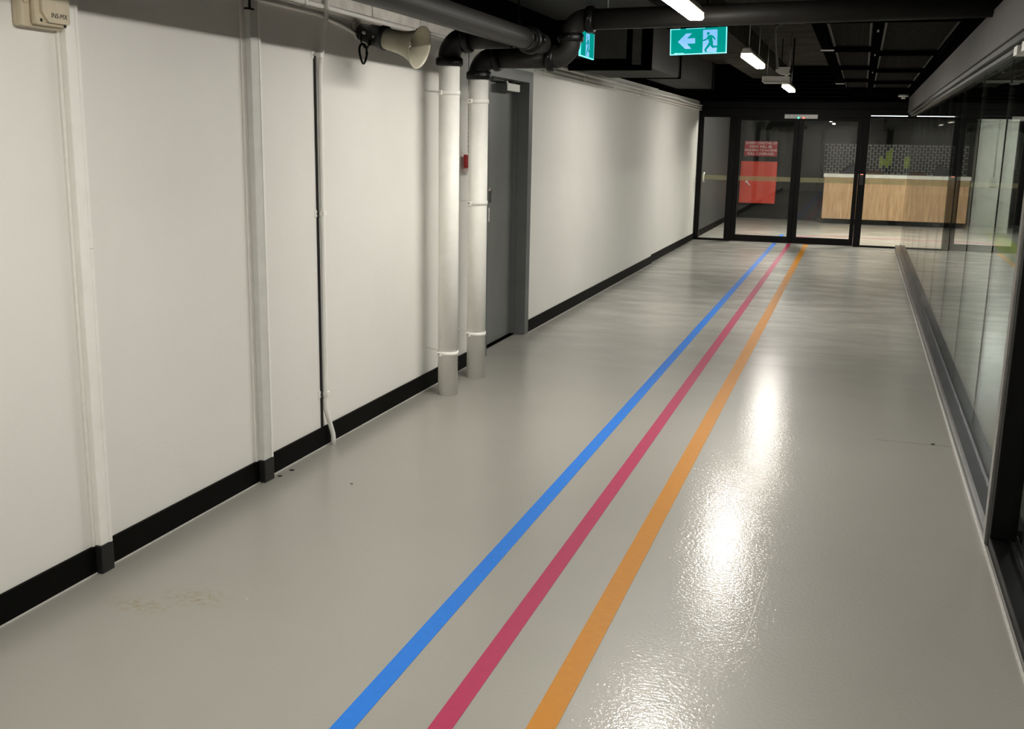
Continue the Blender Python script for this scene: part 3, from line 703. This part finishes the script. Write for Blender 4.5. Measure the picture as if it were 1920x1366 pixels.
# mesh rack under the ceiling on the right
rk = thing('ceiling_rack', 'black hanging ceiling rack of mesh panels beside the grey bulkhead', 'rack', (0.13, 12.2, 2.40))
for x0, x1 in ((-0.40, -0.315), (0.0, 0.075), (0.575, 0.62)):
    part('rail', 'matte_black', rk, (x0, x1, 7.62, 16.9, 2.40, 2.44), bevel=0.003)
part('cross_bar', 'matte_black', rk, (-0.44, 0.62, 7.60, 7.70, 2.405, 2.445), bevel=0.003)
def mesh_panel(x0, x1, y0, y1):
    bm = BM(); box(bm, x0, x1, y0, y0 + 0.02, 2.446, 2.462); box(bm, x0, x1, y1 - 0.02, y1, 2.446, 2.462)
    box(bm, x0, x0 + 0.016, y0, y1, 2.446, 2.462); box(bm, x1 - 0.016, x1, y0, y1, 2.446, 2.462)
    p = obj('mesh_panel', bm, 'pipe_black', rk)
    bm = BM(); n = round((x1 - x0) / 0.021)
    for k in range(n):
        x = x0 + 0.02 + (x1 - x0 - 0.04) * (k + 0.5) / n; box(bm, x - 0.006, x + 0.006, y0 + 0.01, y1 - 0.01, 2.455, 2.459)
    k = 0; y = y0 + 0.05
    while y < y1 - 0.03:
        box(bm, x0 + 0.01, x1 - 0.01, y - 0.020, y + 0.020, 2.4595, 2.463); y += 0.06
    o = obj('wire_mesh', bm, 'mesh_black', p)
ys = [7.72, 10.0, 12.35, 14.7, 16.85]
for i in range(4):
    mesh_panel(-0.31, -0.005, ys[i] + 0.04, ys[i + 1] - 0.04)
    mesh_panel(0.08, 0.57, ys[i] + 0.04 + (0.45 if i else 0), min(16.85, ys[i + 1] + 0.45 - 0.04))
for i in range(1, 4):
    part('cross_bar', 'matte_black', rk, (-0.42, 0.03, ys[i] - 0.035, ys[i] + 0.035, 2.405, 2.445))
    part('cross_bar', 'matte_black', rk, (0.04, 0.62, ys[i] + 0.415, ys[i] + 0.485, 2.405, 2.445))
for y in (9.7, 14.9):
    part('bracket', 'galvanised', rk, (-0.41, -0.30, y - 0.04, y + 0.04, 2.392, 2.399))
    bm = BM(); tube(bm, [(-0.40, y, 2.40), (-0.40, y, 2.815)], 0.004, 8); obj('hanger_rod', bm, 'galvanised', rk)
for y in (8.1, 10.2, 12.6):
    bm = BM(); tube(bm, [(0.037, y, 2.385), (0.037, y, 2.815)], 0.006, 8); obj('hanger_rod', bm, 'galvanised', rk)

# louvre above the doors
lv = thing('louvre_grille', 'black horizontal louvre grille above the glazed doors', 'grille', (-1.1, 17.75, 2.28))
part('grille_back', 'matte_black', lv, (-1.97, -0.25, 17.82, 17.93, 2.27, 2.84))
for k in range(9):
    z = 2.285 + k * 0.061
    bm = BM(); prism(bm, [(-1.96, 17.82, z + 0.040), (-1.96, 17.70, z), (-1.96, 17.70, z + 0.008), (-1.96, 17.82, z + 0.048)], (1.70, 0, 0)); obj('slat', bm, 'frame_black', lv)

# ------------------------------------------------------------------ glazed end screen
G0, G1 = YE - 0.006, YE + 0.006
F0, F1 = YE - 0.03, YE + 0.035
struct('trim_8', 'frame_black', (-2.62, 0.82, F0 - 0.02, F1, 2.03, 2.165), (-2.62, 0.82, F0, F1, 2.165, 2.28), bevel=0.004)
struct('trim_9', 'frame_black', (-2.62, -2.525, F0, F1, 0, 2.03), (-2.10, -1.99, F0, F1, 0, 2.03), (-0.028, 0.083, F0 - 0.01, F1, 0, 2.03), bevel=0.004)
w2 = thing('window_2', None, None, (-2.31, YE, 0), kind='structure')
part('frame', 'frame_black', w2, (-2.525, -2.10, F0, F1, 0, 0.035), (-2.525, -2.10, F0, F1, 2.02, 2.03))
part('pane', 'clear_glass', w2, (-2.525, -2.10, G0, G1, 0.035, 2.02))
part('safety_band', 'decal_film', w2, (-2.525, -2.10, G0 - 0.0015, G0 - 0.0005, 1.005, 1.080), label='olive frosted safety band')
bm = BM(); tube(bm, rounded([(-2.478, F0 + 0.01, 1.115), (-2.478, F0 - 0.05, 1.09), (-2.480, F0 - 0.055, 0.99), (-2.480, F0 + 0.01, 0.97)], 0.04, 6), 0.013, 10); obj('pull_handle', bm, 'closer_white', w2, label='pull handle, lamp glint painted in as white')  # white colour stands in for the lamp's glint on chrome
def leaf(name, x0, x1, g0, g1):
    t_ = thing(name, None, None, ((x0 + x1) / 2, YE, 0), kind='structure')
    part('stile', 'frame_black', t_, (x0, g0, F0, F1, 0.008, 2.026), bevel=0.003)
    part('stile', 'frame_black', t_, (g1, x1, F0, F1, 0.008, 2.026), bevel=0.003)
    part('bottom_rail', 'frame_black', t_, (g0, g1, F0, F1, 0.008, 0.115), bevel=0.003)
    part('top_rail', 'frame_black', t_, (g0, g1, F0, F1, 1.972, 2.026), bevel=0.003)
    part('pane', 'clear_glass', t_, (g0, g1, G0, G1, 0.115, 1.972))
    part('safety_band', 'decal_film', t_, (g0, g1, G0 - 0.0015, G0 - 0.0005, 1.005, 1.080), label='olive frosted safety band')
    return t_
leaf('door_2', -1.988, -1.001, -1.912, -1.074)
leaf('door_3', -0.999, -0.030, -0.922, -0.095)
w3 = thing('window_3', None, None, (0.39, YE, 0), kind='structure')
part('frame', 'frame_black', w3, (0.083, 0.76, F0, F1, 0, 0.028), (0.083, 0.76, F0, F1, 2.022, 2.03))
part('pane', 'clear_glass', w3, (0.083, 0.76, G0, G1, 0.028, 2.022))
part('safety_band', 'decal_film', w3, (0.083, 0.69, G0 - 0.0015, G0 - 0.0005, 1.005, 1.080), label='olive frosted safety band')
struct('trim_10', 'steel', (-2.0, -0.03, F0 - 0.05, F0 - 0.002, 0, 0.006))
do = thing('door_sensor', 'silver sensor bar over the glazed doors with green and red lights', 'sensor', (-0.977, F0 - 0.04, 2.0))
part('case', 'galvanised', do, (-1.235, -0.715, F0 - 0.07, F0 - 0.021, 2.008, 2.078), bevel=0.006)
for x, c_ in ((-1.015, 'led_green'), (-0.935, 'led_red')):
    bm = BM(); lathe(bm, [(0, 0.016), (0.008, 0.014), (0.012, 0.008)], (x, F0 - 0.066, 2.022), (0, -1, 0), 12); obj('indicator_light', bm, c_, do)
cr = thing('card_reader', 'slim black card reader with a tiny red light on the door post', 'card reader', (0.02, F0 - 0.02, 1.0))
part('case', 'lock_black', cr, (-0.005, 0.055, F0 - 0.035, F0 - 0.011, 0.99, 1.17), bevel=0.005)
part('indicator_light', 'led_red', cr, (0.005, 0.045, F0 - 0.038, F0 - 0.034, 1.150, 1.158))

# ------------------------------------------------------------------ right glass partition (window_1)
w1 = thing('window_1', None, None, (0.70, 11.0, 0), kind='structure')
bm = BM()
prism(bm, [(0.62, 4.53, 0.0), (0.62, 4.53, 0.052), (0.628, 4.53, 0.060), (0.690, 4.53, 0.060), (0.690, 4.53, 0.075), (0.696, 4.53, 0.075), (0.696, 4.53, 0.0)], (0, 13.29, 0))
obj('floor_track', bm, 'track_steel', w1, label='brushed steel floor track')
part('back_track', 'track_steel', w1, (0.708, 0.76, 4.53, 17.82, 0.0, 0.06))
part('head_rail', 'frame_black', w1, (0.64, 0.70, 4.42, 17.82, 2.085, 2.115), (0.708, 0.76, 4.42, 17.82, 2.055, 2.115), bevel=0.002)
part('head_channel', 'frame_black', w1, (0.668, 0.697, 4.53, 17.82, 2.062, 2.085))
js = [4.53, 6.09, 7.44, 8.83, 10.21, 11.55, 12.90, 14.25, 15.60, 16.75, 17.82]
for i in range(len(js) - 1):
    part('pane', 'partition_glass', w1, (0.697, 0.707, js[i] + 0.0025, js[i + 1] - 0.0025, 0.06, 2.075))
    if i: part('pane_seal', 'rubber', w1, (0.6975, 0.7065, js[i] - 0.0024, js[i] + 0.0024, 0.06, 2.07))
for y in (5.35, 5.62):
    part('rail_clip', 'white_dull', w1, (0.655, 0.70, y, y + 0.12, 2.035, 2.078))
part('post', 'frame_black', w1, (0.622, 0.722, 4.42, 4.52, 0.05, 2.115), bevel=0.004, label='black end post')
part('post_channel', 'steel', w1, (0.610, 0.6215, 4.47, 4.53, 0.0, 2.10))
part('sill', 'frame_black', w1, (0.622, 0.735, -3.1, 4.52, 0.0, 0.050), (0.690, 0.705, -3.1, 4.42, 0.050, 0.066), bevel=0.004, label='black sill')
part('pane', 'partition_glass', w1, (0.697, 0.707, -3.1, 4.42, 0.066, 2.09))

ls = thing('strip_lamp', 'slim white glowing strip on the black head frame, right of the glazed doors', 'lamp', (0.35, F0 - 0.03, 2.06))
part('diffuser', 'strip_glow', ls, (0.088, 0.63, F0 - 0.036, F0 - 0.030, 2.060, 2.069)); part('housing', 'matte_black', ls, (0.085, 0.633, F0 - 0.030, F0 - 0.021, 2.050, 2.078))
# ------------------------------------------------------------------ room behind the partition
colm = thing('white_column', 'white painted column in the room behind the glass partition', 'column', (2.43, 22.3, 0))
part('shaft', 'column_white', colm, (2.09, 2.76, 22.1, 22.7, 0, 2.85), bevel=0.006)
bm = BM(); tube(bm, [(2.42, 22.09, 1.03), (2.42, 22.09, 2.84)], 0.012, 8); obj('conduit_tube', bm, 'white_dull', colm)
part('outlet_box', 'white_dull', colm, (2.36, 2.47, 22.04, 22.1, 0.90, 1.05), bevel=0.005)
duct('air_duct', 1.25, 2.62, 16.6, 17.6, 2.05, 2.5, 'black ribbed duct under the ceiling in front of the white column', (16.9, 17.2, 17.5))

# ------------------------------------------------------------------ lobby behind the doors
ct = thing('reception_counter', 'wood fronted reception counter with a pale top beyond the glazed doors', 'counter', (0.6, 23.4, 0))
part('plinth', 'matte_black', ct, (-0.66, 1.9, 23.06, 23.7, 0, 0.105))
for x0, x1 in ((-0.70, 0.598), (0.602, 1.9)):
    part('front_panel', 'oak_veneer', ct, (x0, x1, 23.0, 23.04, 0.105, 0.955), label='oak veneer front panel')
part('side_panel', 'oak_veneer', ct, (-0.70, -0.66, 23.04, 23.75, 0.105, 0.955))
part('counter_top', 'counter_top', ct, (-0.72, 1.92, 22.97, 23.78, 0.955, 1.028), bevel=0.004)
def lump(name, mat, prof, y0, y1, label, cat):
    """soft heap: humped profile along x, rounded across y"""
    bm = BM(); n = 7; rows = []
    for j in range(n):
        q = j / (n - 1); s = math.sin(math.pi * q) ** 0.5 if 0 < q < 1 else 0.0
        rows.append([bm.verts.new((x, y0 + (y1 - y0) * q, 1.028 + max(0.002, h * s * (1 + 0.08 * math.sin(9 * x + 5 * q))))) for x, h in prof])
    base = [[bm.verts.new((v_.co.x, v_.co.y, 1.0285)) for v_ in r] for r in rows]
    for j in range(n - 1):
        for i in range(len(prof) - 1):
            bm.faces.new((rows[j][i], rows[j][i + 1], rows[j + 1][i + 1], rows[j + 1][i])); bm.faces.new((base[j][i], base[j + 1][i], base[j + 1][i + 1], base[j][i + 1]))
    for j in range(n - 1):
        for i in (0, len(prof) - 1):
            bm.faces.new((rows[j][i], rows[j + 1][i], base[j + 1][i], base[j][i]))
    for j in (0, n - 1):
        for i in range(len(prof) - 1):
            bm.faces.new((rows[j][i], rows[j][i + 1], base[j][i + 1], base[j][i]))
    bmesh.ops.recalc_face_normals(bm, faces=bm.faces[:])
    return tag(obj(name, bm, mat, smooth=True), label, cat)
lump('folded_jacket', 'jacket', [(-0.41, 0.0), (-0.36, 0.07), (-0.30, 0.13), (-0.22, 0.17), (-0.16, 0.20), (-0.10, 0.195), (-0.06, 0.17), (-0.03, 0.05)], 23.12, 23.45,
     'dark heaped jacket lying on the counter behind the door post', 'jacket')
lump('flat_bag', 'bag_brown', [(0.09, 0.0), (0.12, 0.05), (0.2, 0.075), (0.3, 0.09), (0.38, 0.06), (0.44, 0.035), (0.47, 0.0)], 23.15, 23.4,
     'flat brown leather bag lying on the counter', 'bag')
# brick-bond tile panel, tiles upright
tw = thing('tile_panel', 'dark tiled wall panel with white grout and green patches behind the counter', 'tile panel', (0.55, 25.08, 0.9))
part('grout_bed', 'grout', tw, (-0.80, 1.9, 25.06, 25.098, 0.9, 1.635))
bd, bg = BM(), BM()
k = 0; x = -0.795
while x < 1.86:
    z = 0.905 - (0.0595 if k % 2 else 0); 
    while z < 1.63:
        z0, z1 = max(z, 0.905), min(z + 0.108, 1.632)
        if z1 - z0 > 0.01:
            cx, cz = x + .028, (z0 + z1) / 2
            green = (0.36 < cx < 0.66 and 1.18 < cz < 1.50 and (cx > 0.5 or cz < 1.35)) or (0.92 < cx < 1.15 and 1.15 < cz < 1.4)
            box(bg if green else bd, x, x + 0.057, 25.048 + random.uniform(-.002, .001), 25.061, z0, z1)
        z += 0.119
    x += 0.0655; k += 1
o = obj('dark_tiles', bd, 'tile_dark', tw); o['kind'] = 'stuff'
o = obj('green_tiles', bg, 'tile_green', tw); o['kind'] = 'stuff'
# red hose cabinet and its sign
hc = thing('hose_cabinet', 'red fire hose cabinet on the dark lobby wall, seen through the left door', 'cabinet', (-2.11, 23.7, 0.335))
part('case', 'cabinet_red', hc, (-2.49, -1.725, 23.60, 23.798, 0.335, 1.230), bevel=0.006)
dr_ = part('door', 'cabinet_red', hc, (-2.45, -1.765, 23.585, 23.602, 0.375, 1.190), bevel=0.004)
bm = BM(); tube(bm, [(-2.345, 23.575, 0.795), (-2.275, 23.57, 0.715)], 0.012, 8); lathe(bm, [(0, 0.028), (0.02, 0.024)], (-2.345, 23.585, 0.795), (0, -1, 0), 14); obj('latch', bm, 'label_white', dr_, label='pale latch')
sg = thing('hose_sign', 'red sign with white capitals above the red hose cabinet', 'sign', (-2.10, 23.79, 1.34))
part('sign_plate', 'sign_red', sg, (-2.455, -1.755, 23.785, 23.799, 1.340, 1.660), bevel=0.003)
for k, s in enumerate(('2X30M LENGTHS OF', 'HOSE WILL BE', 'REQUIRED TO ACHIEVE', 'FULL COVERAGE')):
    text_mesh('sign_text', s, 0.074 if k != 2 else 0.064, 'sign_white', sg, (-2.105, 23.783, 1.618 - k * 0.076), (1, 0, 0), (0, 0, 1), 0.002)

# ------------------------------------------------------------------ small bits on the floor
def crumb(x, y, s, mat, label):
    bm = BM(); prism(bm, [(x - s, y - s * .4, 0), (x + s * .2, y - s * .6, 0), (x + s, y + s * .3, 0), (x + s * .1, y + s * .6, 0)], (0.001, 0, s * 0.5))
    return tag(obj('debris_crumb', bm, mat), label, 'debris', 'crumbs on the floor')
crumb(-2.528, 4.21, 0.010, 'ink', 'black crumb on the floor beside the foot of the grey trunking')
crumb(-2.520, 4.31, 0.011, 'ink', 'black crumb on the floor just past the grey trunking, by the skirting')
crumb(-2.157, 4.231, 0.006, 'ink', 'small dark speck alone on the floor, away from the left wall')
crumb(0.502, 5.987, 0.010, 'ink', 'dark speck on the floor near the partition track')
crumb(-1.93, 2.97, 0.005, 'label_white', 'tiny white speck on the floor near the brown stain')
struct('trim_11', 'rubber', (0.20, 0.60, 5.972, 5.974, 0, 0.0006))

rnd = random.Random(3)
pa, pb = Vector((-0.2147, 3.877, 0.0003)), Vector((-0.2355, 3.245, 0.0003))
left, right = [], []
for k in range(19):
    q = k / 18; p = pa.lerp(pb, q); wd = 0.0006 + 0.0022 * rnd.random() * (1 if k % 3 else 0.3)
    left.append((p.x - wd, p.y, p.z)); right.append((p.x + wd, p.y, p.z))
bm = BM(); prism(bm, left + right[::-1], (0, 0, 0.0006))
tag(obj('scratch_mark', bm, 'sealant'), 'thin pale scratch on the floor right of the orange line', 'scratch')
